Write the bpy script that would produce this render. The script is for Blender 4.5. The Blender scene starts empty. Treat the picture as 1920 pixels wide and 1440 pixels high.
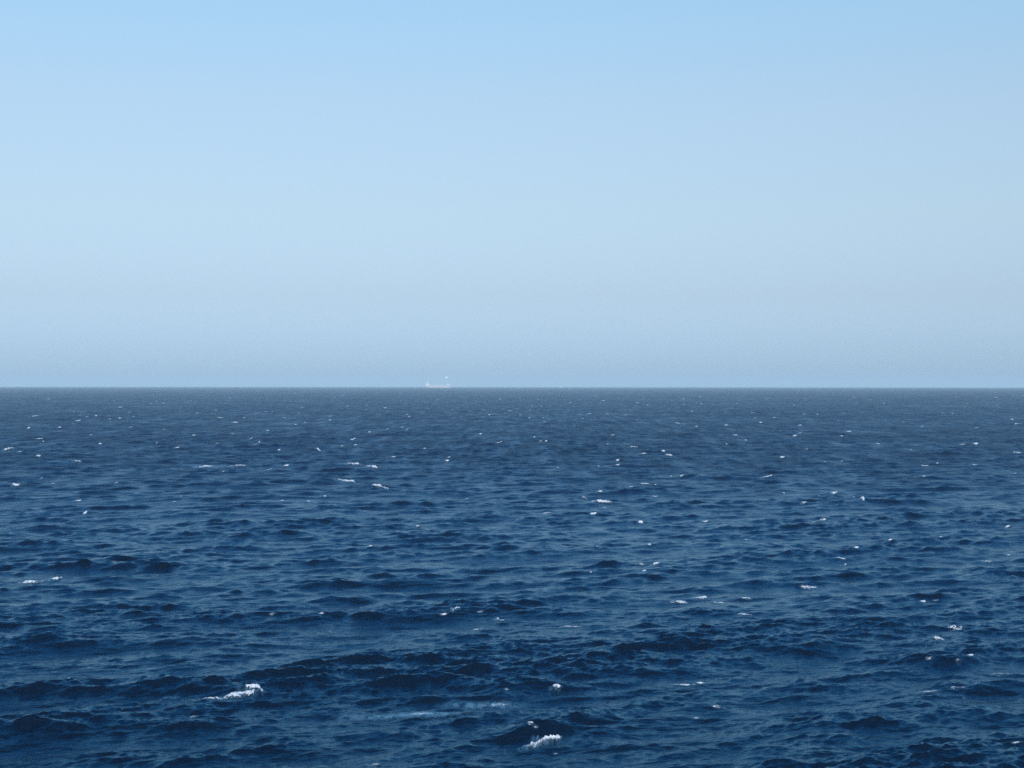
import bpy, math, random
import numpy as np

# ------------------------------------------------------------------ camera, sky, sun, exposure
SC = bpy.context.scene
COL = SC.collection
EYE = 14.0                      # eye height above the water (m)
FPX = 2955.0                    # focal length in pixels of the 1920 px wide photograph
R_EARTH = 7.4e6                 # effective earth radius with refraction
ROLL = math.radians(0.042)
SUN_EL, SUN_AZ = math.radians(40), math.radians(166)   # sun behind the camera and to the right

cam = bpy.data.cameras.new('camera')
cam.sensor_width = 36.0
cam.lens = 36.0 * FPX / 1920.0
cam.clip_start = 0.5
cam.clip_end = 60000.0
cam_ob = bpy.data.objects.new('camera', cam)
COL.objects.link(cam_ob)
cam_ob.location = (0, 0, EYE)
cam_ob.rotation_euler = (math.radians(90), 0, 0)
cam_ob.rotation_euler.rotate_axis('Z', ROLL)
SC.camera = cam_ob

world = bpy.data.worlds.new('World')
SC.world = world
world.use_nodes = True
nt = world.node_tree
nt.nodes.clear()
sky = nt.nodes.new('ShaderNodeTexSky')
sky.sky_type = 'NISHITA'
sky.sun_disc = False
sky.sun_elevation = SUN_EL
sky.sun_rotation = SUN_AZ
sky.altitude = 0
sky.air_density = 1.0
sky.dust_density = 0.6
sky.ozone_density = 1.5
bg = nt.nodes.new('ShaderNodeBackground')
bg.inputs['Strength'].default_value = 0.141
wo = nt.nodes.new('ShaderNodeOutputWorld')
geo = nt.nodes.new('ShaderNodeNewGeometry')
sep = nt.nodes.new('ShaderNodeSeparateXYZ')
nt.links.new(geo.outputs['Incoming'], sep.inputs[0])
neg = nt.nodes.new('ShaderNodeMath'); neg.operation = 'MULTIPLY'; neg.inputs[1].default_value = -1.0
nt.links.new(sep.outputs['Z'], neg.inputs[0])
ramp = nt.nodes.new('ShaderNodeValToRGB')
mr = nt.nodes.new('ShaderNodeMapRange')       # sine of the elevation 0 .. 1
mr.inputs['From Min'].default_value = 0.0
mr.inputs['From Max'].default_value = 1.0
nt.links.new(neg.outputs[0], mr.inputs['Value'])
nt.links.new(mr.outputs[0], ramp.inputs[0])
SKY_RAMP = [(0.0, (0.40, 0.595, 1.03)), (0.0067, (0.41, 0.595, 1.03)), (0.0256, (0.427, 0.578, 0.95)),
            (0.056, (0.515, 0.585, 0.795)), (0.1062, (0.734, 0.741, 0.788)), (0.172, (0.951, 0.923, 0.889)),
            (0.2354, (1.033, 1.112, 1.044)), (0.342, (0.72, 1.28, 1.48)), (0.5, (0.55, 1.45, 1.95)),
            (0.707, (0.52, 1.30, 1.74)), (0.866, (0.45, 1.08, 1.5)), (1.0, (0.38, 0.9, 1.25))]
els = ramp.color_ramp.elements
while len(els) < len(SKY_RAMP):
    els.new(0.5)
for e, (p, c) in zip(els, SKY_RAMP):
    e.position = p
    e.color = (*c, 1)
mul = nt.nodes.new('ShaderNodeMix'); mul.data_type = 'RGBA'; mul.blend_type = 'MULTIPLY'
mul.inputs['Factor'].default_value = 1.0
nt.links.new(sky.outputs[0], mul.inputs['A'])
nt.links.new(ramp.outputs[0], mul.inputs['B'])
nt.links.new(mul.outputs['Result'], bg.inputs[0])
nt.links.new(bg.outputs[0], wo.inputs[0])

sun = bpy.data.lights.new('sun', 'SUN')
sun.energy = 3.6
sun.angle = math.radians(0.5)
sun.color = (1.0, 0.955, 0.90)
sun_ob = bpy.data.objects.new('sun', sun)
COL.objects.link(sun_ob)
sun_ob.rotation_euler = (math.pi / 2 - SUN_EL, 0, math.pi - SUN_AZ)

SC.view_settings.view_transform = 'Standard'
SC.view_settings.look = 'None'
SC.view_settings.exposure = 0.0
SC.view_settings.gamma = 1.0
SC.view_settings.use_curve_mapping = False
SC.render.engine = 'CYCLES'
SC.cycles.use_denoising = False      # the fine grain left reads like the sensor noise of the photograph
SC.cycles.volume_bounces = 1
SC.cycles.max_bounces = 6

# ------------------------------------------------------------------ helpers
rng = np.random.default_rng(11)
random.seed(5)


def tag(o, label=None, cat=None, group=None, kind=None):
    if label: o['label'] = label
    if cat: o['category'] = cat
    if group: o['group'] = group
    if kind: o['kind'] = kind
    return o


def mat(name):
    m = bpy.data.materials.new(name)
    m.use_nodes = True
    n = m.node_tree.nodes
    n.clear()
    return m, n, m.node_tree.links


def sstep(a, b, x):
    t = np.clip((x - a) / (b - a), 0, 1)
    return t * t * (3 - 2 * t)


_NT = rng.random((256, 256))


def vnoise(x, y):
    """tileable value noise 0..1"""
    xi = np.floor(x).astype(np.int64); yi = np.floor(y).astype(np.int64)
    fx = x - xi; fy = y - yi
    fx = fx * fx * (3 - 2 * fx); fy = fy * fy * (3 - 2 * fy)
    a = _NT[yi & 255, xi & 255]; b = _NT[yi & 255, (xi + 1) & 255]
    c = _NT[(yi + 1) & 255, xi & 255]; d = _NT[(yi + 1) & 255, (xi + 1) & 255]
    return (a * (1 - fx) + b * fx) * (1 - fy) + (c * (1 - fx) + d * fx) * fy


def fbm(x, y, o=3):
    s = 0; a = 0.5; n = 0
    for i in range(o):
        s = s + a * vnoise(x + 17.3 * i, y + 9.1 * i); n += a
        x = x * 2.03; y = y * 2.03; a *= 0.55
    return s / n


# ------------------------------------------------------------------ the wave field
B_SAT = 0.0138                  # saturation level of the wind sea
LP = 15.0                       # wavelength of the spectral peak (m)
WDIR = math.radians(-66)        # direction the waves run to: toward the viewer, a little to the right
BANDS = [(200, 60), (60, 22), (22, 9), (9, 3.6), (3.6, 1.5), (1.5, 0.6), (0.6, 0.24)]
CHOP = 1.1


def make_band(lhi, llo, seed):
    r = np.random.default_rng(seed)
    N = 512
    L = lhi * (9.3 + 1.7 * r.random())
    if L / N > llo / 3.5:
        L = llo / 3.5 * N
    rot = r.uniform(0, 2 * math.pi)
    k = np.fft.fftfreq(N, L / N) * 2 * np.pi
    KX, KY = np.meshgrid(k, k)
    K = np.hypot(KX, KY); K[0, 0] = 1e9
    k1, k2 = 2 * np.pi / lhi, 2 * np.pi / llo
    kp = 2 * np.pi / LP
    ang = np.arctan2(KY, KX) - (WDIR - rot)
    s = np.interp(math.log(lhi), [math.log(0.6), math.log(3), math.log(20), math.log(200)], [4.0, 12.0, 15.0, 18.0])
    spread = np.abs(np.cos(ang / 2)) ** (2 * s) + 0.025
    F = K ** -4 * np.exp(-1.25 * (kp / K) ** 2) * spread
    F[(K < k1) | (K >= k2)] = 0
    H = np.sqrt(F) * (r.standard_normal((N, N)) + 1j * r.standard_normal((N, N)))
    h = np.fft.ifft2(H).real
    dx = np.fft.ifft2(1j * KX / K * H).real
    dy = np.fft.ifft2(1j * KY / K * H).real
    kk = np.linspace(k1, k2, 4000)
    var = np.trapezoid(B_SAT / 2 * kk ** -3 * np.exp(-1.25 * (kp / kk) ** 2), kk) if hasattr(np, 'trapezoid') \
        else np.trapz(B_SAT / 2 * kk ** -3 * np.exp(-1.25 * (kp / kk) ** 2), kk)
    var *= np.interp(math.log(lhi), [math.log(0.6), math.log(3.6), math.log(9), math.log(22)], [3.2, 2.3, 1.15, 0.9])
    if lhi == 60:
        var = 0.07 ** 2          # a low longer swell under the wind sea
    g = math.sqrt(var) / h.std()
    return dict(L=L, N=N, rot=rot, h=(h * g).astype(np.float32), dx=(dx * g).astype(np.float32),
                dy=(dy * g).astype(np.float32), lo=llo, hi=lhi, sd=math.sqrt(var))


WAVES = [make_band(a, b, 40 + i) for i, (a, b) in enumerate(BANDS)]


def px_to_r(y):
    """distance along the sea for a row of the photograph (flat estimate with earth curvature)"""
    d = (y - 720.0) / FPX
    disc = d * d - 2 * EYE / R_EARTH
    if disc <= 0:
        return 13500.0
    return R_EARTH * (d - math.sqrt(disc))


# single waves that stand out: x, y of the crest in photograph pixels, half length px, height px, rise to the right px
CRESTS = [
    (1000, 1358, 95, 25, 6), (950, 1298, 42, 16, 6), (1060, 1295, 40, 13, 4), (890, 1422, 70, 20, 8), (1100, 1420, 60, 16, -5),
    (445, 1290, 62, 22, 2), (300, 1262, 75, 24, 0), (170, 1298, 55, 10, 4), (30, 1312, 50, 12, -4), (580, 1278, 60, 10, 0),
    (1550, 1190, 60, 28, 8), (1738, 1210, 60, 25, 2), (1620, 1142, 110, 20, 10), (1548, 1314, 38, 14, 0), (1665, 1328, 42, 13, -2),
    (1770, 1352, 60, 14, 0), (1870, 1298, 50, 20, 6), (1860, 1405, 80, 20, 16), (1300, 1402, 45, 14, 0), (1570, 1408, 65, 20, 2),
    (95, 1184, 105, 20, 8), (350, 1184, 80, 20, -4), (340, 1228, 40, 12, 2), (1320, 1132, 55, 14, 0), (1098, 1110, 14, 8, 0),
    (945, 1246, 75, 14, -4), (888, 1184, 40, 12, 6), (430, 1004, 45, 10, 2), (105, 922, 45, 12, 0), (1205, 914, 50, 16, 6),
    (1535, 985, 55, 15, 4), (690, 1030, 36, 11, 0), (1020, 942, 45, 9, 0), (1595, 1052, 50, 9, -1), (1850, 1057, 55, 10, 0),
    (845, 907, 34, 8, 2), (880, 1078, 36, 9, 0), (690, 880, 40, 8, -4), (690, 912, 45, 9, -6), (100, 1088, 50, 14, 8),
    (430, 1436, 70, 14, 0), (150, 1402, 60, 12, 0), (640, 1120, 60, 10, 0), (1440, 900, 30, 9, 4), (1620, 942, 30, 8, 0),
    (1032, 1390, 50, 13, 9), (1820, 878, 40, 6, 0), (440, 798, 20, 4, 0), (1120, 930, 34, 9, 0), (1222, 1064, 24, 9, 4),
]
MAIN = {(1000, 1358), (445, 1290), (950, 1298), (1550, 1190), (300, 1262)}
_cr = []
for (cx, cy, hl, hp, ti) in CRESTS:
    r0 = px_to_r(cy + 0.5 * hp)
    th = math.atan((cx - 960) / FPX)
    px = r0 / FPX
    _cr.append((r0, th, 1.15 * hl * px, (0.42 if (cx, cy) in MAIN else 0.27) * hp * px, ti / (2.0 * hl) * (r0 / EYE)))


def smp(b, x, y):
    c, s = math.cos(-b['rot']), math.sin(-b['rot'])
    N = b['N']; q = N / b['L']
    u = ((c * x - s * y) * q) % N; v = ((s * x + c * y) * q) % N
    ui = u.astype(np.int32); vi = v.astype(np.int32)
    fu = (u - ui).astype(np.float32); fv = (v - vi).astype(np.float32)
    ui %= N; vi %= N
    u1 = (ui + 1) % N; v1 = (vi + 1) % N
    i00 = vi * N + ui; i01 = vi * N + u1; i10 = v1 * N + ui; i11 = v1 * N + u1
    w00 = (1 - fu) * (1 - fv); w01 = fu * (1 - fv); w10 = (1 - fu) * fv; w11 = fu * fv
    out = []
    for key in ('h', 'dx', 'dy'):
        f = b[key].ravel()
        out.append(f[i00] * w00 + f[i01] * w01 + f[i10] * w10 + f[i11] * w11)
    c2, s2 = math.cos(b['rot']), math.sin(b['rot'])
    return out[0], c2 * out[1] - s2 * out[2], s2 * out[1] + c2 * out[2]


def surface(x, y, sp):
    """displaced water surface at rest point x, y for a sample spacing sp (m)"""
    x = np.asarray(x, float); y = np.asarray(y, float)
    sp = np.broadcast_to(np.asarray(sp, float), x.shape)
    shp = x.shape
    x = x.ravel(); y = y.ravel(); sp = sp.ravel()
    Z = np.zeros(x.size); DX = np.zeros(x.size); DY = np.zeros(x.size)
    gust = 0.75 + 0.6 * fbm(x / 37.0 + 5, y / 61.0 + 3, 2)
    big = 0.0
    for i, b in enumerate(WAVES):
        w = sstep(0.55 * b['lo'], 0.30 * b['lo'], sp * 0.46) if b['lo'] > 0 else 1
        m = w > 0.002
        if not m.any():
            continue
        h, dx, dy = smp(b, x[m], y[m])
        ww = w[m]
        if i >= 4:
            ww = ww * gust[m] * np.clip(1 + 0.4 * big[m] / 0.2, 0.6, 1.5)
        Z[m] += h * ww; cc = ww * (CHOP if i < 4 else 0.6)
        DX[m] += dx * cc; DY[m] += dy * cc
        if i == 3:
            big = Z.copy()
    # the single waves
    rr = np.hypot(x, y); tt = np.arctan2(x, y)
    for (r0, th, hl, H, sl) in _cr:
        m = (np.abs(rr - r0) < 9 * max(1.0, H * 3) + abs(sl) * hl * 2) & (np.abs(tt - th) * r0 < 2.6 * hl)
        if not m.any():
            continue
        u = (tt[m] - th) * r0
        v = rr[m] - r0 - sl * u + 0.9 * H * np.sin(u / hl * 2.1 + r0)
        wf, wb = 2.4 * H + 0.15, 4.2 * H + 0.2
        prof = np.where(v < 0, np.exp(-np.abs(v / wf) ** 1.6), np.exp(-np.abs(v / wb) ** 1.6))
        prof = prof - 0.22 * np.exp(-((v + 3.2 * wf) / (1.8 * wf)) ** 2)
        lump = 0.55 + 0.9 * fbm(u / (0.35 * hl) + r0, v / (3.0 * wb) + 5.0, 2)
        Z[m] += H * lump * prof * np.exp(-(u / hl) ** 2 * 1.1)
    Z -= (rr * rr) / (2 * R_EARTH)
    return (x + DX).reshape(shp), (y + DY).reshape(shp), Z.reshape(shp)


def project(X, Y, Z):
    """photograph pixel of a world point (camera level at the origin)"""
    a = 960 + FPX * X / Y; b = 720 - FPX * (Z - EYE) / Y
    c, s = math.cos(ROLL), math.sin(ROLL)
    return 960 + (a - 960) * c - (b - 720) * s, 720 + (b - 720) * c + (a - 960) * s


# ------------------------------------------------------------------ the sea sheet
def row_spacing(rr):
    return (0.0029 - 0.0010 * (rr < 100)) * rr * np.maximum(1.0, rr / 2500.0) ** 1.3


rows = [2.0, 12.0, 24.0, 34.0, 42.0, 47.0]
r = 50.0
while r < 19500:
    rows.append(r)
    r += row_spacing(r)
rows += [20500.0, 22000.0]
rows = np.array(rows)
dense = math.radians(19.2)
NC = 800
side, step = [dense], 2 * dense / NC            # columns grow wider step by step outside the view
while side[-1] + step * 1.11 < math.pi - 0.1:
    step *= 1.11
    side.append(side[-1] + step)
side = np.array(side[1:])
th = np.concatenate([-side[::-1], np.linspace(-dense, dense, NC), side])
nr, ncol = len(rows), len(th)
print("sea grid", nr, ncol, 2 * nr * ncol)
drow = np.gradient(rows)
dcol = np.gradient(th)
RR, TT = np.meshgrid(rows, th, indexing='ij')
SP = np.maximum(np.maximum(drow[:, None], np.where(rows[:, None] < 50, 3.0, 0)), RR * np.abs(dcol)[None, :])
X, Y, Z = surface(RR * np.sin(TT), RR * np.cos(TT), SP)
# slope variance the mesh cannot carry becomes surface roughness
kcut = 2 * np.pi / (2.6 * SP)
mss = B_SAT / 2 * np.log(np.maximum(500.0 / kcut, 1.6))
kr = 0.25 + 0.42 * sstep(60, 330, RR)
xx, yy = RR * np.sin(TT), RR * np.cos(TT)
patch = 0.6 * fbm(xx / 45.0 + 31, yy / 45.0 + 7, 4) + 0.4 * fbm(xx / 9.0 + 3, yy / 9.0 + 77, 2)
rough = np.clip(kr * (2 * 1.8 * mss) ** 0.25 * (1 + 0.5 * (patch - 0.5) * sstep(60, 400, RR)), 0.08, 0.75)

co = np.stack([X, Y, Z], -1).reshape(-1, 3).astype(np.float32)
ii = np.arange(nr - 1)[:, None] * ncol; jj = np.arange(ncol)[None, :]; j2 = (jj + 1) % ncol
quads = np.stack([ii + jj, ii + j2, ii + ncol + j2, ii + ncol + jj], -1).reshape(-1, 4).astype(np.int32)


def quick_mesh(name, co, quads, smooth=True):
    me = bpy.data.meshes.new(name)
    me.vertices.add(len(co)); me.vertices.foreach_set('co', np.ascontiguousarray(co, np.float32).ravel())
    nq = len(quads)
    me.loops.add(nq * 4); me.loops.foreach_set('vertex_index', np.ascontiguousarray(quads, np.int32).ravel())
    me.polygons.add(nq)
    me.polygons.foreach_set('loop_start', np.arange(0, nq * 4, 4, dtype=np.int32))
    if smooth:
        me.polygons.foreach_set('use_smooth', np.ones(nq, bool))
    me.update(calc_edges=True)
    return me


# ------------------------------------------------------------------ water material
m_water, n, l = mat('sea_water')
out = n.new('ShaderNodeOutputMaterial')
pd = n.new('ShaderNodeBsdfDiffuse')               # light coming back up out of the deep water
pd.inputs['Color'].default_value = (0.0016, 0.0062, 0.0145, 1)
pb = n.new('ShaderNodeBsdfMetallic')              # sky mirrored in the surface, weak when seen steeply
pb.fresnel_type = 'F82'
pb.inputs['Base Color'].default_value = (0.020, 0.021, 0.022, 1)
pb.inputs['Edge Tint'].default_value = (0.465, 0.705, 0.84, 1)
add = n.new('ShaderNodeAddShader')
l.new(pd.outputs[0], add.inputs[0]); l.new(pb.outputs[0], add.inputs[1])
at = n.new('ShaderNodeAttribute'); at.attribute_name = 'fine_roughness'
tc = n.new('ShaderNodeNewGeometry')
mp = n.new('ShaderNodeMapping'); mp.inputs['Rotation'].default_value = (0, 0, math.radians(-24))
l.new(tc.outputs['Position'], mp.inputs['Vector'])
mp2 = n.new('ShaderNodeMapping'); mp2.inputs['Scale'].default_value = (0.32, 1.0, 0.2)
l.new(mp.outputs[0], mp2.inputs['Vector'])
n1 = n.new('ShaderNodeTexNoise'); n1.inputs['Scale'].default_value = 4.2; n1.inputs['Detail'].default_value = 5.0
n1.inputs['Roughness'].default_value = 0.55; n1.inputs['Distortion'].default_value = 0.6
l.new(mp2.outputs[0], n1.inputs['Vector'])
b1 = n.new('ShaderNodeBump'); b1.inputs['Strength'].default_value = 1.0; b1.inputs['Distance'].default_value = 0.065
l.new(n1.outputs['Fac'], b1.inputs['Height'])
n2 = n.new('ShaderNodeTexNoise'); n2.inputs['Scale'].default_value = 0.35; n2.inputs['Detail'].default_value = 3.0
l.new(mp2.outputs[0], n2.inputs['Vector'])
b2 = n.new('ShaderNodeBump'); b2.inputs['Strength'].default_value = 1.0; b2.inputs['Distance'].default_value = 0.5
l.new(n2.outputs['Fac'], b2.inputs['Height'])
l.new(b1.outputs[0], b2.inputs['Normal'])
l.new(b2.outputs[0], pb.inputs['Normal'])
# wind rows: patches of finer or coarser chop drawn out along the wind
mp3 = n.new('ShaderNodeMapping'); mp3.inputs['Rotation'].default_value = (0, 0, math.radians(4)); mp3.inputs['Scale'].default_value = (0.30, 0.022, 0.1)
l.new(tc.outputs['Position'], mp3.inputs['Vector'])
n3 = n.new('ShaderNodeTexNoise'); n3.inputs['Scale'].default_value = 1.0; n3.inputs['Detail'].default_value = 3.0; n3.inputs['Roughness'].default_value = 0.6
l.new(mp3.outputs[0], n3.inputs['Vector'])
r3 = n.new('ShaderNodeMapRange'); r3.inputs['From Min'].default_value = 0.3; r3.inputs['From Max'].default_value = 0.7
r3.inputs['To Min'].default_value = 0.75; r3.inputs['To Max'].default_value = 1.25; r3.clamp = False
l.new(n3.outputs['Fac'], r3.inputs['Value'])
rm = n.new('ShaderNodeMath'); rm.operation = 'MULTIPLY'; rm.use_clamp = True
l.new(at.outputs['Fac'], rm.inputs[0]); l.new(r3.outputs[0], rm.inputs[1])
l.new(rm.outputs[0], pb.inputs['Roughness'])
l.new(b2.outputs[0], pd.inputs['Normal'])
l.new(add.outputs[0], out.inputs[0])

me = quick_mesh('sea', co, quads)
fa = me.attributes.new('fine_roughness', 'FLOAT', 'POINT')
fa.data.foreach_set('value', rough.ravel().astype(np.float32))
me.materials.append(m_water)
sea = bpy.data.objects.new('sea', me)
COL.objects.link(sea)
tag(sea, 'deep blue choppy open sea reaching to the horizon', None, None, 'structure')

# ------------------------------------------------------------------ foam
m_foam, n, l = mat('sea_foam')
out = n.new('ShaderNodeOutputMaterial')
pf = n.new('ShaderNodeBsdfPrincipled')
pf.inputs['Roughness'].default_value = 0.85
tcf = n.new('ShaderNodeNewGeometry')
nf = n.new('ShaderNodeTexNoise'); nf.inputs['Scale'].default_value = 9.0; nf.inputs['Detail'].default_value = 3.0
l.new(tcf.outputs['Position'], nf.inputs['Vector'])
cr = n.new('ShaderNodeValToRGB')
cr.color_ramp.elements[0].color = (0.36, 0.38, 0.40, 1); cr.color_ramp.elements[0].position = 0.3
cr.color_ramp.elements[1].color = (0.66, 0.66, 0.65, 1); cr.color_ramp.elements[1].position = 0.7
l.new(nf.outputs['Fac'], cr.inputs[0]); 
tint = n.new('ShaderNodeMix'); tint.data_type = 'RGBA'                  # thin films look blue: the water shows between the bubbles
tint.inputs['A'].default_value = (0.16, 0.36, 0.50, 1)
fc = n.new('ShaderNodeAttribute'); fc.attribute_name = 'foam_cover'
fm = n.new('ShaderNodeMath'); fm.operation = 'MULTIPLY'; fm.use_clamp = True; fm.inputs[1].default_value = 2.2
l.new(fc.outputs['Fac'], fm.inputs[0]); l.new(fm.outputs[0], tint.inputs['Factor'])
l.new(cr.outputs[0], tint.inputs['B']); l.new(tint.outputs['Result'], pf.inputs['Base Color'])
da = n.new('ShaderNodeAttribute'); da.attribute_name = 'foam_cover'
tr = n.new('ShaderNodeBsdfTransparent')
mx = n.new('ShaderNodeMixShader')
nh = n.new('ShaderNodeTexNoise'); nh.inputs['Scale'].default_value = 13.0; nh.inputs['Detail'].default_value = 4.0
nh.inputs['Roughness'].default_value = 0.65; nh.inputs['Distortion'].default_value = 0.8
l.new(tcf.outputs['Position'], nh.inputs['Vector'])
hr = n.new('ShaderNodeMapRange'); hr.inputs['From Min'].default_value = 0.32; hr.inputs['From Max'].default_value = 0.68
hr.inputs['To Min'].default_value = 0.0; hr.inputs['To Max'].default_value = -0.95
l.new(nh.outputs['Fac'], hr.inputs['Value'])
inv = n.new('ShaderNodeMath'); inv.operation = 'MULTIPLY_ADD'; inv.inputs[1].default_value = -0.8; inv.inputs[2].default_value = 1.0
l.new(da.outputs['Fac'], inv.inputs[0])
cut = n.new('ShaderNodeMath'); cut.operation = 'MULTIPLY'                                   # thin foam breaks into lace
l.new(hr.outputs[0], cut.inputs[0]); l.new(inv.outputs[0], cut.inputs[1])
ma = n.new('ShaderNodeMath'); ma.operation = 'MULTIPLY_ADD'; ma.inputs[1].default_value = 1.45
l.new(da.outputs['Fac'], ma.inputs[0]); l.new(cut.outputs[0], ma.inputs[2])
mc0 = n.new('ShaderNodeMath'); mc0.operation = 'MAXIMUM'; mc0.inputs[1].default_value = 0.0
l.new(ma.outputs[0], mc0.inputs[0])
ve = n.new('ShaderNodeAttribute'); ve.attribute_name = 'foam_veil'                          # milky film of fine bubbles
mc = n.new('ShaderNodeMath'); mc.operation = 'ADD'; mc.use_clamp = True
l.new(mc0.outputs[0], mc.inputs[0]); l.new(ve.outputs['Fac'], mc.inputs[1])
l.new(mc.outputs[0], mx.inputs[0]); l.new(tr.outputs[0], mx.inputs[1]); l.new(pf.outputs[0], mx.inputs[2])
l.new(mx.outputs[0], out.inputs[0])



def find_on_water(px, py, tol):
    """rest distance of the visible crest nearest to a pixel of the photograph"""
    c, s = math.cos(ROLL), math.sin(ROLL)
    py = 720 + (py - 720) - (px - 960) * s
    t = math.atan((px - 960) / FPX)
    rg = px_to_r(max(py, 726.6))
    w = max(6.0, 14.0 * (rg * rg) / (EYE * FPX) * 0.6)
    w = min(w, rg * 0.35)
    rs = np.linspace(max(46, rg - w), min(13600, rg + w), 900)
    X, Y, Z = surface(rs * math.sin(t), rs * math.cos(t), np.maximum(row_spacing(rs), rs * 0.0007))
    yy = 720 - FPX * (Z - EYE) / Y
    vis = yy <= np.minimum.accumulate(yy) + 1e-6
    ok = vis & (np.abs(yy - py) < tol)
    if not ok.any():
        return rs[np.argmin(np.abs(yy - py) + 50 * (~vis))]
    hgt = Z + rs * rs / (2 * R_EARTH)
    return rs[np.argmax(np.where(ok, hgt - 0.10 * np.abs(yy - py), -99))]


def foam_mesh(name, px, py, L, T, tilt, kind, seed):
    """one foam patch lying on the water: L, T length and height in photograph pixels, tilt = rise to the right in px"""
    rg = np.random.default_rng(seed)
    tol = {'s': 1.0, 't': 1.0, 'l': 1.6, 'c': 1.6}.get(kind, 3.0 if py > 850 else 1.2)
    r0 = find_on_water(px, py, tol)
    t0 = math.atan((px - 960) / FPX)
    pxm = r0 / FPX
    dep = EYE / r0
    len_m = L * pxm
    ext = 1.55 if kind in 'bc' else 1.0              # the thin film reaches past the white core
    nu = int(np.clip(L * 1.6 * ext, 8, 180))
    u = np.linspace(-0.5, 0.5, nu) * len_m * ext
    rc = r0 + tilt / max(L, 1) * u * (r0 / EYE) * 0.8
    tu = t0 + u / r0
    if kind in 'bc':
        win = max(0.35, 1.2 * pxm / (0.12 + dep)) * (1.0 if kind == 'b' else 0.6)
        k = np.linspace(-win, win, 41)
        G = rc[:, None] + k[None, :]
        tg = np.broadcast_to(tu[:, None], G.shape)
        _, _, zz = surface(G * np.sin(tg), G * np.cos(tg), np.maximum(row_spacing(G), G * 0.0007))
        zz = zz + G * G / (2 * R_EARTH) - 0.05 * (k[None, :] / win) ** 2
        off = k[np.argmax(zz, 1)]
        kern = np.ones(5) / 5
        off = np.convolve(np.pad(off, 2, 'edge'), kern, 'valid')
        rc = rc + off
    th_m = T * pxm
    Hk, fk, bk, thr, dmax = {'b': (0.36, 0.95, 0.16, 0.42, 1.0), 'c': (0.22, 0.95, 0.20, 0.58, 0.82), 'l': (0.12, 0.75, 0.4, 0.72, 0.80),
                             's': (0.03, 0.5, 0.4, 0.60, 0.36), 't': (0.05, 0.5, 0.4, 0.75, 0.60)}[kind]
    Hk = Hk * (1 + 0.35 * float(sstep(90, 260, r0)))
    dmax = dmax * rg.uniform(0.78, 1.0)
    if L < 16 and kind in 'bc':
        thr *= 0.45
    dd = {'b': 0.28, 'c': 0.28, 'l': 0.2}.get(kind, 0.05) + dep
    Hf, front, back = Hk * th_m, fk * th_m / dd, bk * th_m / dd
    depth = front + back
    nv = int(np.clip(T * 4.0, 7, 64))
    v = np.linspace(-front * (1.5 if ext > 1 else 1), back * (2.2 if ext > 1 else 1), nv)
    U, V = np.meshgrid(u, v, indexing='ij')
    Rg = rc[:, None] + V
    Tg = np.broadcast_to(tu[:, None], Rg.shape)
    X, Y, Z = surface(Rg * np.sin(Tg), Rg * np.cos(Tg), np.maximum(row_spacing(Rg), Rg * 0.0007))
    sx, sy = (max(4.0 * pxm, 0.05), max(depth / 2.2, 0.05)) if kind in 'bc' else (max(7.0 * pxm, 0.06), max(depth / 4.5, 0.04))
    ox, oy = rg.uniform(0, 200, 2)
    nz = fbm(U / sx + ox, V / sy + oy, 3)
    n2 = fbm(U / (sx * 0.5) + oy, V / (sy * 0.5) + ox, 3)
    n2 = np.clip((n2 - 0.25) * 2.0, 0, 1)
    a = rg.uniform(0.1, 0.45) if kind in 'bc' else 0.0
    uu = 2 * U / len_m
    eu = np.clip(1 - np.abs((uu - a) / np.where(uu > a, 1 - a, 1 + a)) ** 1.7, 0, 1)
    # front edge of the foam is ragged and falls farther down the face where the crest is high
    fe = front * (0.35 + 0.65 * eu) * (0.55 + 0.9 * fbm(U[:, :1] / sx + oy, U[:, :1] * 0 + ox, 2))
    ev = np.where(V < 0, np.clip(1 - (-V / np.maximum(fe, 1e-4)) ** 1.1, 0, 1), np.clip(1 - (V / max(back, 1e-4)) ** 2, 0, 1))
    d = eu * ev if kind in 'st' else eu ** 0.6 * ev ** 0.6
    dv = d
    if ext > 1:
        eb = np.clip(1 - np.abs((uu + 0.25) / 1.3) ** 2.0, 0, 1)
        evv = np.where(V < 0, np.clip(1 + V / (front * 1.5), 0, 1), np.clip(1 - V / (back * 2.2), 0, 1))
        dv = eb * evv
    veil = dv * {'b': 0.30, 'c': 0.30, 'l': 0.12, 's': 0.26, 't': 0.10}[kind] * np.clip(0.2 + 1.5 * (nz - 0.3) / 0.4, 0, 1.3)
    dens = sstep(0.0, 0.8, d * (0.75 + 0.9 * nz) - thr * (0.15 + 1.1 * n2)) * dmax
    Z = Z + 0.012 + 0.15 * pxm * 0.3 + Hf * np.sqrt(np.clip(d, 0, 1)) * (0.15 + 0.6 * nz + 0.7 * n2 * nz)
    X = X + (n2 - 0.5) * 0.4 * pxm
    co = np.stack([X, Y, Z], -1).reshape(-1, 3)
    a0 = np.arange(nu - 1)[:, None] * nv + np.arange(nv - 1)[None, :]
    q = np.stack([a0, a0 + nv, a0 + nv + 1, a0 + 1], -1).reshape(-1, 4)
    df = dens.ravel()
    vf = veil.ravel()
    if kind == 's':
        df = df * 0
    q = q[(df + vf)[q].max(1) > 0.02]
    if len(q) == 0:
        return None, None
    used, inv = np.unique(q, return_inverse=True)
    q = inv.reshape(-1, 4)
    co = co[used]; df = df[used]; vf = vf[used]
    org = np.array([co[:, 0].mean(), co[:, 1].mean(), co[:, 2].min()])
    me = quick_mesh(name, co - org, q)
    me.attributes.new('foam_cover', 'FLOAT', 'POINT').data.foreach_set('value', df.astype(np.float32))
    me.attributes.new('foam_veil', 'FLOAT', 'POINT').data.foreach_set('value', vf.astype(np.float32))
    me.materials.append(m_foam)
    return me, org


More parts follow.
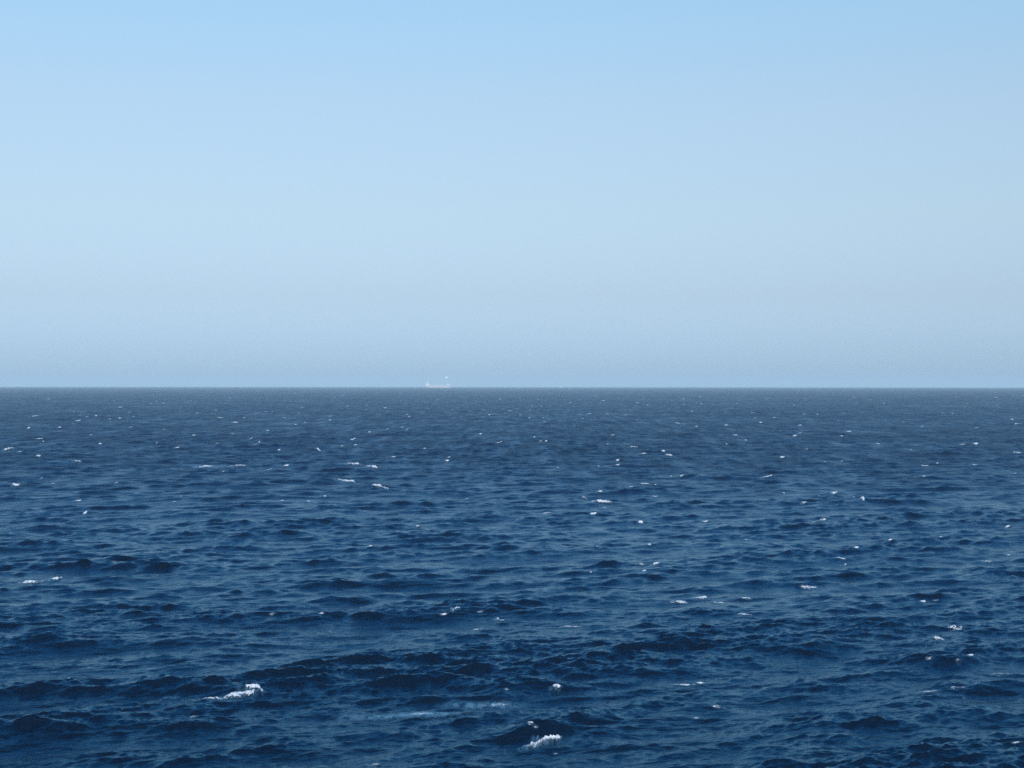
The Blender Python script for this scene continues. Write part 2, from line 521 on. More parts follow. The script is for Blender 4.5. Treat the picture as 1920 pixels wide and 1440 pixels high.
_seed = [100]


def foam(label, cat, pieces, group='whitecaps on the sea', name='whitecap'):
    """a patch of foam: one mesh, or an Empty with a mesh per part"""
    made = []
    for p in pieces:
        _seed[0] += 1
        part, px, py, L, T, ti, kd = p
        me, org = foam_mesh(part, px, py, L, T, ti, kd, _seed[0])
        if me is not None:
            made.append((part, me, org))
    if not made:
        print('no foam', label, pieces)
        return
    if len(made) == 1 and len(pieces) == 1:
        o = bpy.data.objects.new(name, made[0][1])
        o.location = made[0][2]
        COL.objects.link(o)
        return tag(o, label, cat, group)
    root = bpy.data.objects.new(name, None)
    root.empty_display_size = 0.2
    root.location = made[0][2]
    COL.objects.link(root)
    tag(root, label, cat, group)
    for part, me, org in made:
        c = bpy.data.objects.new(part, me)
        c.parent = root
        c.location = org - made[0][2]
        COL.objects.link(c)
    return root


def cap(label, *pieces):
    return foam(label, 'whitecap', pieces)


# main breaking crests: pieces are (part name, x, y, length, height, rise to the right, kind), pixels of the photograph
cap('bright white breaking crest nearest the viewer, at the bottom centre, spilling to the left',
    ('foam_crest', 1034, 1385, 50, 18, 8, 'b'), ('foam_trail', 1008, 1394, 52, 15, 15, 'c'))
cap('white breaking crest low on the left with a long thin line of foam before it',
    ('foam_crest', 476, 1293, 44, 12, 0, 'b'), ('foam_lace', 462, 1299, 50, 11, 2, 'c'), ('foam_line', 392, 1308, 72, 5, -1, 'c'), ('foam_lace', 440, 1303, 50, 12, 4, 'l'))
cap('long white breaker right of centre with lacy foam on both sides of its top',
    ('foam_crest', 1313, 1122, 34, 9, 1, 'b'), ('foam_lace', 1274, 1128, 50, 8, 0, 'l'), ('foam_lace', 1347, 1130, 28, 6, 0, 'l'))
cap('upper of two white slashes sloping down to the right, left of centre',
    ('foam_slash', 698, 875, 44, 8, -6, 'b'), ('foam_trail', 662, 870, 40, 6, -2, 'b'))
cap('lower of two white slashes sloping down to the right, left of centre',
    ('foam_slash', 706, 909, 62, 7, -9, 'b'), ('foam_trail', 650, 902, 46, 6, -3, 'b'))
cap('white foam arc with a small bright knob above it, right of centre',
    ('foam_arc', 1126, 936, 50, 7, -1, 'b'), ('foam_knob', 1125, 921, 14, 6, 0, 'b'), ('foam_trail', 1096, 932, 22, 5, -5, 'l'))
cap('bright white crest beside a thinner foam stroke on a dark ridge right of centre',
    ('foam_crest', 1208, 908, 20, 5, 0, 'b'), ('foam_stroke', 1187, 912, 24, 3, 2, 'c'), ('foam_fleck', 1228, 908, 6, 3, 0, 'c'))
cap('two-lobed bright whitecap tilted up to the right, right of centre above a small white spot',
    ('foam_crest', 1226, 1059, 24, 6, 4, 'b'), ('foam_lace', 1203, 1058, 14, 5, 0, 'l'))
cap('white crest at the left side with torn foam trailing down to its left',
    ('foam_crest', 106, 1084, 26, 10, 6, 'b'), ('foam_trail', 58, 1091, 62, 7, 3, 'l'))
cap('bright tilted whitecap on the right with a thin tail to its left',
    ('foam_crest', 1541, 974, 18, 8, 2, 'b'), ('foam_tail', 1528, 978, 20, 3, 1, 'c'))
cap('small bright ring-shaped whitecap on the right, brightest of that part of the sea',
    ('foam_ring', 1618, 934, 17, 9, -4, 'b'), ('foam_fleck', 1602, 932, 6, 2, 0, 'c'))
cap('torn white whitecap cut by the left edge of the view', ('foam_crest', 16, 843, 24, 7, 4, 'b'), ('foam_fleck', 36, 847, 8, 3, 0, 'c'))
cap('round white whitecap close to the left edge, alone below the torn one', ('foam_crest', 32, 909, 15, 8, 1, 'b'))
cap('pale lacy streak of spent foam tilted up to the right, right of centre', ('foam_lace', 1442, 893, 34, 8, 7, 'c'))
cap('long low pale foam patch lying flat, left of the two white slashes',
    ('foam_patch', 392, 875, 110, 11, 0, 's'), ('foam_patch', 444, 873, 50, 5, 1, 'l'), ('foam_patch', 388, 875, 60, 7, 0, 'l'))
cap('thin white foam stroke rising to the right, between the pale patch and the two slashes', ('foam_stroke', 503, 881, 25, 3, 5, 'c'))
cap('small bright white crest with a dark face, bottom centre, above the nearest breaker', ('foam_crest', 1052, 1293, 22, 8, 1, 'b'))
cap('long milky foam streak drawn across the water at the bottom, left of centre',
    ('foam_streak', 710, 1345, 200, 15, 3, 's'), ('foam_streak', 810, 1338, 210, 16, 11, 's'), ('foam_streak', 905, 1326, 200, 17, 14, 's'),
    ('foam_lace', 790, 1339, 120, 6, 6, 't'), ('foam_lace', 935, 1322, 90, 7, 6, 't'))
cap('compact bright white crest in the lower middle, on a dark wave', ('foam_crest', 937, 1163, 23, 7, 0, 'b'))
cap('dull white foam stroke rising to the right, lower left of the compact bright crest', ('foam_stroke', 888, 1181, 34, 6, 7, 'c'))
cap('torn foam wisp rising to the right, upper left of the compact bright crest',
    ('foam_wisp', 858, 1141, 20, 8, 7, 'c'), ('foam_fleck', 836, 1152, 22, 4, 2, 'l'))
cap('thin speckled foam line right of the compact bright crest', ('foam_line', 1070, 1175, 52, 4, 0, 'l'))
cap('white foam dash with a bright right end, lower right of centre',
    ('foam_crest', 1316, 1280, 20, 5, 2, 'b'), ('foam_tail', 1284, 1284, 60, 4, 3, 'l'))
cap('thin white crest line just right of the long lacy breaker', ('foam_crest', 1398, 1122, 27, 4, -2, 'b'))
cap('broken patch of speckled foam on a dark wave, lower right', ('foam_lace', 1517, 1102, 38, 9, 0, 'l'))
cap('small bright white dash low on the right, below the lacy patches', ('foam_crest', 1827, 1229, 20, 4, -1, 'b'))
cap('upper of two lacy foam patches low on the right', ('foam_lace', 1793, 1176, 42, 9, 1, 'l'))
cap('lower of two lacy foam patches low on the right', ('foam_lace', 1760, 1196, 34, 8, -2, 'l'))
cap('faint lacy streak left of the small bright dash low on the right', ('foam_lace', 1745, 1236, 24, 6, 4, 't'))
cap('sparse line of foam specks along a dark ridge at the bottom right',
    ('foam_specks', 1735, 1297, 70, 7, 6, 't'), ('foam_specks', 1795, 1290, 50, 6, 4, 't'))
cap('pale flat foam streak close to the right edge at the bottom', ('foam_streak', 1876, 1264, 56, 6, 5, 't'))
cap('sparkling torn crest in the bottom right corner', ('foam_crest', 1904, 1392, 22, 5, 6, 'l'))
cap('pale foam patch under the smooth water, bottom right of centre', ('foam_lace', 1350, 1326, 44, 7, -5, 't'))
cap('thin dull foam line below the long lacy breaker', ('foam_line', 1397, 1152, 42, 4, 1, 'l'))
cap('small white spot on the end of a long dark ridge, lower right', ('foam_crest', 1733, 1128, 11, 6, 0, 'b'))
cap('dim foam fleck just right of the white spot on the long dark ridge', ('foam_fleck', 1757, 1126, 14, 4, 0, 'l'))
cap('small foam crest on top of the dark wave above the nearest breaker', ('foam_crest', 995, 1355, 26, 5, -2, 'l'))
cap('pale streak of thin foam low on the left, under open blue water', ('foam_streak', 622, 1184, 42, 5, -4, 't'))
cap('thin white crest on a short dark wave, left of centre at mid distance',
    ('foam_crest', 690, 1024, 14, 4, -1, 'b'), ('foam_trail', 706, 1021, 14, 3, 0, 'l'))
cap('flat lacy foam patch in the middle of the sea', ('foam_lace', 1025, 961, 34, 6, 2, 'c'))
cap('small white crest with a faint wake, below the foam arc', ('foam_crest', 1115, 964, 14, 4, 1, 'b'), ('foam_wake', 1090, 966, 40, 4, 3, 's'))
cap('bright four-pointed white fleck below the dark ridge right of centre', ('foam_crest', 1203, 979, 11, 6, 0, 'b'))
cap('small pale arched crest left of the long thin foam dash', ('foam_crest', 1157, 863, 10, 4, 0, 'c'), ('foam_fleck', 1158, 872, 10, 3, 0, 'b'))
cap('grey lacy crest above the two-lobed whitecap', ('foam_lace', 1218, 1020, 14, 8, 0, 'l'))
cap('pair of dim foam smudges left of the grey lacy crest', ('foam_smudge', 1120, 1024, 12, 5, 0, 'l'), ('foam_smudge', 1138, 1025, 14, 5, 0, 'l'))
cap('small white spot straight below the two-lobed whitecap', ('foam_spot', 1205, 1071, 8, 4, 0, 'b'))
cap('long thin foam dash high right of centre', ('foam_dash', 1203, 851, 28, 3, 0, 'c'))
cap('torn foam patch right of the long thin foam dash', ('foam_lace', 1252, 853, 26, 6, -2, 'c'), ('foam_fleck', 1245, 845, 9, 3, 0, 'c'))
cap('dash of white foam left of the small ring-shaped whitecap', ('foam_dash', 1510, 941, 12, 4, 2, 'b'))
cap('lacy crest on a dark wave between the white dash and the ring-shaped whitecap', ('foam_lace', 1562, 924, 18, 5, 1, 'c'))
cap('white comb of foam on the right, above a faint grey streak', ('foam_crest', 1823, 871, 25, 5, 0, 'c'))
cap('faint grey foam streak on the right, left of the white comb', ('foam_streak', 1697, 890, 34, 5, -2, 's'), ('foam_lace', 1690, 889, 20, 4, -1, 't'))
cap('small tilted white crest by the right edge at mid distance', ('foam_crest', 1890, 982, 12, 5, 4, 'b'))
cap('white crest line on top of a long dark wave, right of centre', ('foam_crest', 1577, 1046, 28, 3, -1, 'c'))
cap('lacy white patch on a long dark wave near the right edge', ('foam_lace', 1847, 1051, 26, 5, 0, 'c'))
cap('brightest far whitecap on the left, a solid white dab', ('foam_dab', 441, 792, 13, 4.5, 0, 'b'))
cap('largest far whitecap right of centre, a white dab with two small lobes',
    ('foam_dab', 1270, 794, 12, 3.5, -1, 'b'), ('foam_lobe', 1282, 795, 8, 2.5, -1, 'b'))
cap('bright far whitecap on the right with a thin tail to its left', ('foam_dab', 1785, 774, 12, 3.5, -2, 'b'), ('foam_tail', 1768, 776, 16, 2, 0, 'c'))
cap('pair of bright far flecks rising to the right, right of centre', ('foam_fleck', 1490, 817, 9, 3, 1, 'b'), ('foam_fleck', 1500, 814, 7, 2.5, 1, 'b'))
cap('white far whitecap on the left with a spot to its lower left', ('foam_dab', 147, 790, 12, 4, 1, 'b'), ('foam_spot', 136, 795, 5, 2, 0, 'c'))
cap('far white dash near the left edge, below the horizon', ('foam_dash', 66, 781, 15, 3, 1, 'b'))
cap('far white stroke tilted up to the right, left of the ship', ('foam_stroke', 370, 775, 10, 3.5, 3, 'b'))
cap('far torn crest on the right with foam along its top', ('foam_crest', 1830, 831, 12, 4, 0, 'b'), ('foam_lace', 1808, 833, 30, 4, 2, 'l'))
cap('hooked white crest left of centre, above the two slashes', ('foam_crest', 597, 841, 12, 5, -4, 'b'))
cap('far lacy dash in the middle distance right of centre', ('foam_lace', 1187, 837, 24, 3, 0, 'c'))
cap('far white dash with a spot below it, at the left', ('foam_dash', 75, 823, 15, 3, 0, 'b'), ('foam_spot', 82, 827, 5, 2, 0, 'c'))
cap('faint tilted foam streak in the middle distance on the left', ('foam_streak', 410, 829, 18, 3, 4, 'l'))
cap('small bright white spot right of centre, above the grey streak tilted to the right', ('foam_spot', 1278, 892, 8, 5, 0, 'b'))

# small flecks: nothing but their places tells them apart, so each band of the sea shares one label
NEAR = [(130, 1272, 8, 3), (513, 1151, 16, 4), (603, 1150, 16, 5), (957, 1293, 18, 4), (1095, 1107, 10, 4), (903, 1148, 16, 4),
        (1007, 1364, 14, 6), (1043, 1414, 12, 5), (700, 1435, 40, 7), (1310, 1347, 20, 5), (1805, 1240, 16, 6), (365, 1345, 30, 5),
        (1813, 1309, 10, 3)]
MID = [(72, 855, 9, 4), (147, 866, 18, 4), (78, 898, 6, 2), (100, 907, 8, 2.5), (147, 939, 14, 3), (218, 905, 8, 3), (160, 963, 9, 5),
       (537, 874, 10, 4), (420, 884, 5, 2.5), (340, 930, 6, 2.5), (352, 930, 5, 2), (325, 941, 8, 2.5), (530, 939, 8, 3.5), (580, 937, 7, 3.5),
       (610, 931, 5, 2.5), (523, 844, 6, 3), (737, 856, 12, 3), (838, 863, 9, 5), (873, 936, 8, 3), (787, 986, 8, 3), (802, 993, 6, 2.5),
       (1230, 931, 12, 3), (1132, 952, 9, 2.5), (1203, 1058, 6, 3), (1108, 1075, 5, 2.5), (1123, 874, 5, 2.5), (1258, 893, 5, 2.5),
       (1045, 877, 5, 2.5), (1467, 855, 11, 4), (1547, 864, 5, 2.5), (1578, 866, 4, 2), (1532, 929, 6, 2.5), (1472, 925, 5, 2), (1735, 874, 16, 3),
       (1757, 868, 5, 2.5), (1733, 892, 8, 2.5), (1907, 848, 14, 4), (1903, 888, 8, 2.5), (1323, 978, 13, 3), (1402, 1012, 10, 2.5),
       (1607, 1027, 10, 4), (1667, 1013, 10, 3), (1763, 1004, 6, 2.5), (1890, 1037, 7, 2.5), (1587, 1060, 5, 2.5)]
FAR = [(54, 803, 6, 3), (112, 802, 7, 2), (171, 815, 6, 2.5), (245, 802, 6, 2), (187, 832, 6, 3), (364, 817, 7, 2.2), (436, 813, 7, 2.2), (471, 823, 7, 2),
       (332, 840, 11, 2), (295, 831, 4, 1.6), (139, 772, 5, 1.8), (151, 779, 6, 2), (164, 781, 5, 2), (180, 779, 5, 2), (206, 785, 5, 2), (224, 784, 9, 2.6),
       (242, 773, 5, 2), (262, 774, 5, 1.5), (251, 782, 5, 1.5), (405, 769, 5, 2.2), (414, 784, 15, 2), (458, 784, 5, 2), (308, 806, 4, 1.5), (206, 791, 4, 1.5),
       (499, 772, 5, 1.8), (511, 772, 5, 2), (533, 784, 6, 3), (561, 775, 4, 1.6), (578, 777, 4, 1.8), (619, 781, 7, 1.6), (619, 788, 5, 2.2), (554, 797, 5, 2),
       (572, 794, 4, 1.6), (502, 808, 5, 2), (762, 777, 6, 1.6), (767, 781, 4, 2), (848, 768, 4, 1.8), (864, 781, 4, 1.6), (907, 768, 7, 2), (921, 772, 4, 2),
       (917, 777, 6, 2.5), (957, 770, 8, 3), (692, 809, 6, 2.4), (726, 804, 6, 1.6), (763, 806, 5, 2.2), (755, 802, 8, 1.5), (901, 815, 6, 2), (662, 824, 11, 3),
       (642, 836, 7, 2.8), (667, 835, 9, 2), (487, 828, 6, 2), (842, 858, 7, 3), (796, 841, 5, 1.8), (937, 830, 11, 1.8), (992, 783, 6, 2.4), (1018, 783, 4, 1.8),
       (975, 778, 6, 1.6), (1020, 792, 4, 2.2), (1050, 789, 7, 1.6), (1105, 776, 10, 2), (1139, 776, 5, 1.8), (1174, 778, 6, 1.5), (1092, 785, 5, 2),
       (1194, 787, 4, 2.2), (1077, 799, 6, 3), (1305, 800, 9, 2), (1362, 797, 6, 2.4), (1380, 816, 10, 2), (1399, 825, 5, 2), (1151, 817, 8, 3.2), (1002, 819, 5, 2.2),
       (1014, 827, 6, 2), (1024, 827, 5, 2.4), (1141, 833, 4, 2), (1363, 834, 5, 2), (1416, 782, 6, 2), (1426, 792, 7, 2.5), (1412, 774, 6, 1.6), (1452, 783, 6, 2.4),
       (1508, 778, 6, 2), (1532, 778, 6, 2), (1582, 775, 5, 1.8), (1501, 799, 7, 2.4), (1590, 809, 13, 2.4), (1577, 817, 6, 2), (1694, 792, 5, 1.6), (1730, 800, 6, 2.4),
       (1831, 802, 8, 2), (1646, 832, 9, 1.6), (1514, 842, 5, 2.4), (1707, 843, 6, 2), (1466, 855, 7, 2.4), (1741, 773, 4, 2.2), (1897, 786, 7, 2.6), (1907, 795, 8, 2)]
RIM = [(132, 732, 9, 1.6), (14, 748, 5, 1.6), (26, 743, 4, 1.6), (35, 744, 4, 1.4), (91, 748, 7, 1.8), (103, 754, 5, 1.4), (48, 757, 14, 1.2), (214, 751, 5, 1.4),
       (257, 745, 5, 2), (260, 732, 5, 1.2), (295, 731, 5, 1.8), (287, 741, 4, 1.2), (300, 742, 5, 1.4), (293, 752, 5, 1.4), (283, 756, 4, 1.4), (306, 757, 4, 2.2),
       (332, 752, 7, 1.6), (358, 752, 4, 1.6), (367, 756, 4, 2), (389, 732, 4, 1.6), (406, 740, 4, 1.2), (430, 746, 8, 1.4), (225, 764, 9, 2.6), (340, 764, 6, 1.8),
       (483, 734, 4, 1.8), (552, 738, 8, 2.4), (591, 733, 4, 1.2), (648, 734, 4, 1.4), (627, 744, 5, 2), (642, 743, 6, 2.2), (670, 737, 4, 1.2), (487, 753, 5, 1.4),
       (540, 764, 8, 1.2), (566, 765, 5, 1.6), (651, 762, 5, 2.4), (689, 759, 5, 1.4), (687, 768, 5, 1.6), (723, 764, 8, 2), (751, 752, 4, 1.6), (802, 741, 4, 1.4),
       (821, 750, 8, 2), (866, 744, 4, 1.2), (937, 749, 4, 1.8), (929, 731, 4, 1.2), (750, 738, 4, 1.2), (972, 729, 6, 2.2), (1009, 731, 4, 1.2), (1067, 730, 4, 1.2),
       (974, 746, 5, 1.6), (1009, 750, 5, 1.6), (1054, 744, 5, 1.4), (1070, 755, 5, 2), (997, 761, 5, 2.2), (1015, 762, 4, 1.6), (994, 769, 4, 1.6), (1131, 752, 8, 2),
       (1126, 755, 5, 1.4), (1114, 742, 5, 1.6), (1122, 732, 5, 1.2), (1196, 755, 9, 1.6), (1204, 750, 5, 1.6), (1215, 761, 7, 2.2), (1254, 767, 4, 1.6), (1282, 749, 6, 1.6),
       (1312, 744, 5, 2), (1306, 756, 5, 1.6), (1315, 757, 4, 2), (1282, 758, 5, 1.6), (1297, 772, 5, 3.6), (1372, 766, 9, 2.4), (1381, 757, 4, 1.6), (1359, 769, 5, 1.4),
       (1340, 735, 4, 1.2), (1419, 754, 4, 1.8), (1437, 751, 5, 1.8), (1491, 744, 4, 1.4), (1490, 759, 6, 1.8), (1512, 748, 4, 1.4), (1602, 745, 6, 1.4), (1631, 750, 7, 1.8),
       (1657, 755, 5, 2), (1675, 733, 6, 1.2), (1804, 738, 5, 1.2), (1866, 736, 5, 1.4), (1868, 746, 6, 1.8), (1917, 742, 6, 2.2), (1813, 757, 4, 2), (1810, 763, 7, 2.2),
       (1870, 761, 5, 1.8), (1865, 769, 5, 1.8)]
MARKS = [('nearest breaker at the bottom', 1030, 1388), ('breaker low on the left', 450, 1298), ('long lacy breaker', 1313, 1125), ('two white slashes', 700, 890),
         ('white foam arc', 1125, 932), ('two-lobed whitecap', 1222, 1059), ('left whitecap with torn trail', 104, 1085), ('tilted whitecap on the right', 1537, 976),
         ('ring-shaped whitecap', 1618, 934), ('torn whitecap at the left edge', 16, 844), ('pale tilted lacy streak', 1442, 893), ('long pale foam patch', 395, 875),
         ('compact bright crest', 937, 1163), ('lacy patches low on the right', 1778, 1186), ('milky bottom streak', 820, 1336), ('bright dash low on the right', 1827, 1229),
         ('thin crest left of centre', 690, 1024), ('flat patch in the middle', 1025, 961), ('long thin foam dash', 1203, 851), ('white comb on the right', 1823, 871),
         ('lacy patch near the right edge', 1847, 1051), ('brightest far whitecap on the left', 441, 792), ('largest far whitecap right of centre', 1270, 794),
         ('bright far whitecap on the right', 1785, 774), ('bright far fleck pair', 1495, 815), ('far whitecap with a lower-left spot', 147, 790), ('far tilted stroke left of the ship', 370, 775),
         ('hooked white crest', 597, 841), ('far torn crest on the right', 1825, 832), ('far lacy dash', 1187, 837)]
SECTORS = ['right of', 'above right of', 'straight above', 'above left of', 'left of', 'below left of', 'straight below', 'below right of']
ORD = ['', 'second ', 'third ', 'fourth ', 'fifth ', 'sixth ', 'seventh ', 'eighth ', 'ninth ', 'tenth ', 'eleventh ', 'twelfth ', 'thirteenth ']


def place_flecks(lst, look, kd, grp):
    """say of each fleck where it lies: seen from the nearest whitecap that has a name"""
    rows_ = []
    for (px, py, L, T) in lst:
        if py < 850:
            L, T = 1.15 * L, 1.3 * T
        nm, mx_, my_ = min(MARKS, key=lambda m: (m[1] - px) ** 2 + (2.5 * (m[2] - py)) ** 2)
        sec = SECTORS[int(round(math.atan2((my_ - py) * 2.0, px - mx_) / (math.pi / 4))) % 8]
        rows_.append((nm, sec, math.hypot(px - mx_, 2 * (py - my_)), (px, py, L, T)))
    rows_.sort(key=lambda q: (q[0], q[1], q[2]))
    seen = {}
    for nm, sec, d, (px, py, L, T) in rows_:
        k = seen.get((nm, sec), 0); seen[(nm, sec)] = k + 1
        foam('%s%s %s the %s' % (ORD[min(k, len(ORD) - 1)], look, sec, nm), 'foam fleck', [('foam_fleck', px, py, L, T, random.uniform(-0.8, 1.6), kd)], grp, 'foam_fleck')


place_flecks(NEAR, 'dull thin foam patch', 't', 'foam flecks on the near water')
place_flecks(MID, 'small white foam fleck', 'b', 'foam flecks on the middle water')
place_flecks(FAR, 'tiny far foam fleck', 'b', 'foam flecks on the far water')
MARKS += [('ship', 821, 724), ('speck-like boat', 1051, 724)]
place_flecks(RIM, 'faint tiny foam fleck', 'b', 'foam flecks just under the horizon')
# ------------------------------------------------------------------ ship and boat on the horizon
def painted(name, col, rough=0.6):
    m, n, l = mat(name)
    o = n.new('ShaderNodeOutputMaterial'); p = n.new('ShaderNodeBsdfPrincipled')
    p.inputs['Roughness'].default_value = rough
    g = n.new('ShaderNodeNewGeometry')
    t = n.new('ShaderNodeTexNoise'); t.inputs['Scale'].default_value = 0.25; t.inputs['Detail'].default_value = 4
    l.new(g.outputs['Position'], t.inputs['Vector'])
    r = n.new('ShaderNodeValToRGB')
    r.color_ramp.elements[0].color = (*[c * 0.86 for c in col], 1); r.color_ramp.elements[0].position = 0.35
    r.color_ramp.elements[1].color = (*col, 1); r.color_ramp.elements[1].position = 0.6
    l.new(t.outputs['Fac'], r.inputs[0]); l.new(r.outputs[0], p.inputs['Base Color']); l.new(p.outputs[0], o.inputs[0])
    return m


M_WHITE = painted('white_ship_paint', (0.86, 0.86, 0.83))
M_HULL = painted('pale_pink_grey_hull_paint', (0.66, 0.56, 0.55))
M_DECK = painted('pale_deck_paint', (0.55, 0.52, 0.50))
M_GLASS = painted('dark_window_glass', (0.03, 0.04, 0.05), 0.15)
M_STEEL = painted('light_grey_mast_paint', (0.60, 0.62, 0.63))


class Build:
    def __init__(self): self.v, self.f = [], []

    def box(self, x0, x1, y0, y1, z0, z1, tx=0.0, ty=0.0):
        b = len(self.v)
        for z, k in ((z0, 0.0), (z1, 1.0)):
            for (x, y) in ((x0 + tx * k, y0 + ty * k), (x1 - tx * k, y0 + ty * k), (x1 - tx * k, y1 - ty * k), (x0 + tx * k, y1 - ty * k)):
                self.v.append((x, y, z))
        self.f += [tuple(b + i for i in q) for q in ((3, 2, 1, 0), (4, 5, 6, 7), (0, 1, 5, 4), (1, 2, 6, 5), (2, 3, 7, 6), (3, 0, 4, 7))]

    def tube(self, p0, p1, r0, r1=None, n=10):
        from mathutils import Vector
        r1 = r0 if r1 is None else r1
        a, c = Vector(p0), Vector(p1)
        q = (c - a).to_track_quat('Z', 'Y')
        b = len(self.v)
        for (c0, r) in ((a, r0), (c, r1)):
            for i in range(n):
                w = 2 * math.pi * i / n
                self.v.append(tuple(c0 + q @ Vector((r * math.cos(w), r * math.sin(w), 0))))
        for i in range(n):
            j = (i + 1) % n
            self.f.append((b + i, b + j, b + n + j, b + n + i))
        self.f.append(tuple(b + n - 1 - i for i in range(n)))
        self.f.append(tuple(b + n + i for i in range(n)))

    def loft(self, rings):
        b = len(self.v); n = len(rings[0])
        for r in rings: self.v += r
        for k in range(len(rings) - 1):
            for i in range(n - 1):
                self.f.append((b + k * n + i, b + (k + 1) * n + i, b + (k + 1) * n + i + 1, b + k * n + i + 1))
        self.f.append(tuple(b + i for i in range(n)))
        self.f.append(tuple(b + (len(rings) - 1) * n + n - 1 - i for i in range(n)))

    def make(self, name, m, parent=None):
        me = bpy.data.meshes.new(name)
        me.from_pydata(self.v, [], self.f); me.update()
        me.materials.append(m)
        o = bpy.data.objects.new(name, me)
        COL.objects.link(o)
        o.parent = parent
        return o


def hull_rings(L, W, deck, draft, sheer):
    """bow at +x; sections from stern to bow"""
    rings = []
    for s in np.linspace(0, 1, 15):
        x = -L / 2 + L * s
        w = W / 2 * min(1.0, 0.80 + s * 1.6) * (1 - max(0, (s - 0.78) / 0.22) ** 2 * 0.97)
        top = deck + sheer * max(0, (s - 0.86) / 0.14) ** 0.6 + 0.25 * sheer * max(0, (0.08 - s) / 0.08)
        rake = (0.05 * L) * max(0, (s - 0.8) / 0.2) ** 2
        rings.append([(x + rake, -w, top), (x + rake * 0.5, -w * 0.97, 0.35 * top), (x - 0.2 * rake, -w * 0.8, -draft * 0.6), (x - 0.4 * rake, -w * 0.3, -draft),
                      (x - 0.4 * rake, w * 0.3, -draft), (x - 0.2 * rake, w * 0.8, -draft * 0.6), (x + rake * 0.5, w * 0.97, 0.35 * top), (x + rake, w, top)])
    return rings


# the ship: about 114 m long, 7.5 km off, lying side on with its stern to the left
D_SHIP = 7500.0
SX = (821.5 - 960) / FPX * D_SHIP
ship = bpy.data.objects.new('cargo_ship', None)
ship.empty_display_size = 10
ship.location = (SX, D_SHIP, -(D_SHIP ** 2 + SX ** 2) / (2 * R_EARTH))
ship.scale = (0.833, 0.833, 0.833)
COL.objects.link(ship)
tag(ship, 'pale distant ship side on at the horizon, white stern house at left, slim mast', 'ship')
h = Build(); h.loft(hull_rings(137, 22, 9.6, 6, 5.0)); h.make('hull', M_HULL, ship)
h = Build(); h.box(-60, 52, -9.6, 9.6, 10.02, 12.6); h.make('deck', M_DECK, ship)
sh = Build()
sh.box(-68, -50, -9.5, 9.5, 10.2, 18.2); sh.box(-67, -51, -9, 9, 18.2, 22.0); sh.box(-66, -52, -8.5, 8.5, 22.0, 25.4)
sup = sh.make('stern_house', M_WHITE, ship)
b = Build(); b.box(-66, -52.5, -11, 11, 25.4, 31.0, 0.4, 0.2); br = b.make('bridge', M_WHITE, ship)
b = Build()
for k in range(9): b.box(-62.5 + k * 0.95, -61.8 + k * 0.95, -11.04, -10.7, 28.0, 29.3)
b.make('window_band', M_GLASS, br)
for dk in (14.6, 19.4, 23.2):
    b = Build()
    for k in range(7): b.box(-64.4 + k * 1.7, -63.6 + k * 1.7, -9.7 if dk < 18 else (-9.15 if dk < 22 else -8.65), -8.4, dk, dk + 1.0)
    b.make('window_row', M_GLASS, sup)
b = Build(); b.tube((-68 + 5, 3, 18.2), (-68 + 4.2, 3, 31.5), 2.2, 1.8, 14); b.make('funnel', M_WHITE, ship)
b = Build(); b.tube((-58, 0, 31), (-58, 0, 38), 0.35, 0.2); b.tube((-58, -2.5, 35), (-58, 2.5, 35), 0.15); b.make('radar_mast', M_STEEL, ship)
for k in range(5):
    b = Build(); x = -42 + k * 19
    b.box(x, x + 14, -7.5, 7.5, 12.6, 14.6 + (k % 2) * 0.5); b.make('hatch_cover', M_HULL, ship)
for k in range(3):
    b = Build(); x = -25.6 + k * 19
    b.box(x, x + 2.4, -3, 3, 12.6, 16.6); b.make('deck_locker', M_WHITE, ship)
b = Build(); b.box(52, 64, -6.5, 6.5, 16.6, 21.5, 1.0, 1.5); b.make('forecastle_house', M_WHITE, ship)
m_ = Build()
m_.tube((51, 0, 12.6), (48, 0, 55), 0.8, 0.5); m_.tube((57, 0, 17), (48.6, 0, 47), 0.35, 0.3)
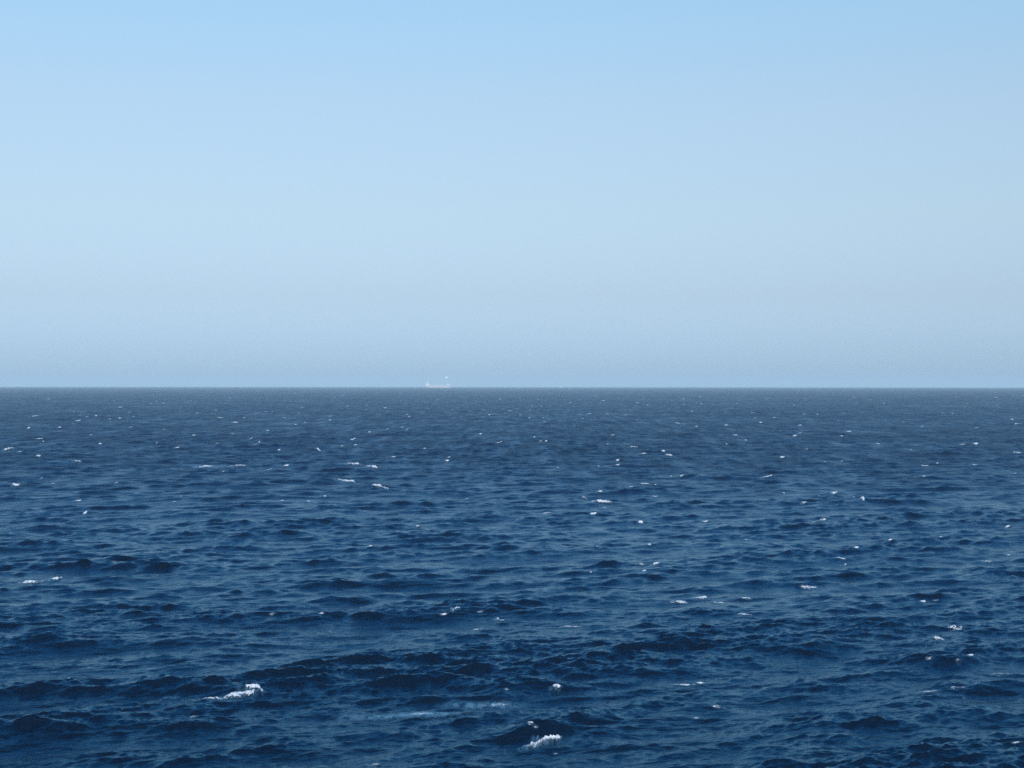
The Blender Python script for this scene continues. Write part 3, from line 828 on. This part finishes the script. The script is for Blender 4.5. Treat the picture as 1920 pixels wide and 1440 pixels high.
for k in range(9): m_.tube((50.6 - 0.3 * k, 0, 17 + 3.7 * k), (55.8 - 0.95 * k, 0, 20.6 + 3.1 * k), 0.14)
mast = m_.make('slim_mast', M_STEEL, ship)
b = Build(); b.box(40.5, 55.5, -5.5, 5.5, 54.6, 56.0); b.box(42, 54, -4.5, 4.5, 56.0, 63.0, 0.8, 0.8); b.make('mast_head', M_WHITE, mast)

# a second, far smaller vessel: no more than a pale speck on the horizon
D_BOAT = 10500.0
BX = (1051 - 960) / FPX * D_BOAT
boat = bpy.data.objects.new('distant_boat', None)
boat.empty_display_size = 4
boat.location = (BX, D_BOAT, -(D_BOAT ** 2 + BX ** 2) / (2 * R_EARTH))
COL.objects.link(boat)
tag(boat, 'tiny pale speck of a boat on the horizon right of the ship', 'boat')
h = Build(); h.loft(hull_rings(17, 5, 2.6, 1.2, 1.2)); h.make('hull', M_WHITE, boat)
b = Build(); b.box(-5, 2.5, -1.8, 1.8, 2.6, 5.6, 0.3, 0.2); cb = b.make('cabin', M_WHITE, boat)
b = Build(); b.box(-4, 1.6, -1.83, -1.5, 4.0, 4.9); b.make('window', M_GLASS, cb)
b = Build(); b.tube((-1, 0, 5.6), (-1, 0, 9.5), 0.12, 0.08); b.make('mast', M_STEEL, boat)
# ------------------------------------------------------------------ haze
m_haze, n, l = mat('haze_air')
out = n.new('ShaderNodeOutputMaterial')
pv = n.new('ShaderNodeVolumePrincipled')
pv.inputs['Color'].default_value = (0.735, 0.885, 0.93, 1)
pv.inputs['Density'].default_value = 1.2e-4
pv.inputs['Anisotropy'].default_value = -0.08
l.new(pv.outputs[0], out.inputs['Volume'])
hb = np.array([(x, y, z) for z in (-40.0, 72.0) for y in (-23000.0, 23000.0) for x in (-23000.0, 23000.0)])
hq = np.array([(0, 2, 3, 1), (4, 5, 7, 6), (0, 1, 5, 4), (2, 6, 7, 3), (0, 4, 6, 2), (1, 3, 7, 5)])
hme = quick_mesh('haze', hb, hq, False)
hme.materials.append(m_haze)
hz = bpy.data.objects.new('haze', hme)
COL.objects.link(hz)
tag(hz, 'thin pale sea haze over the water', None, None, 'stuff')
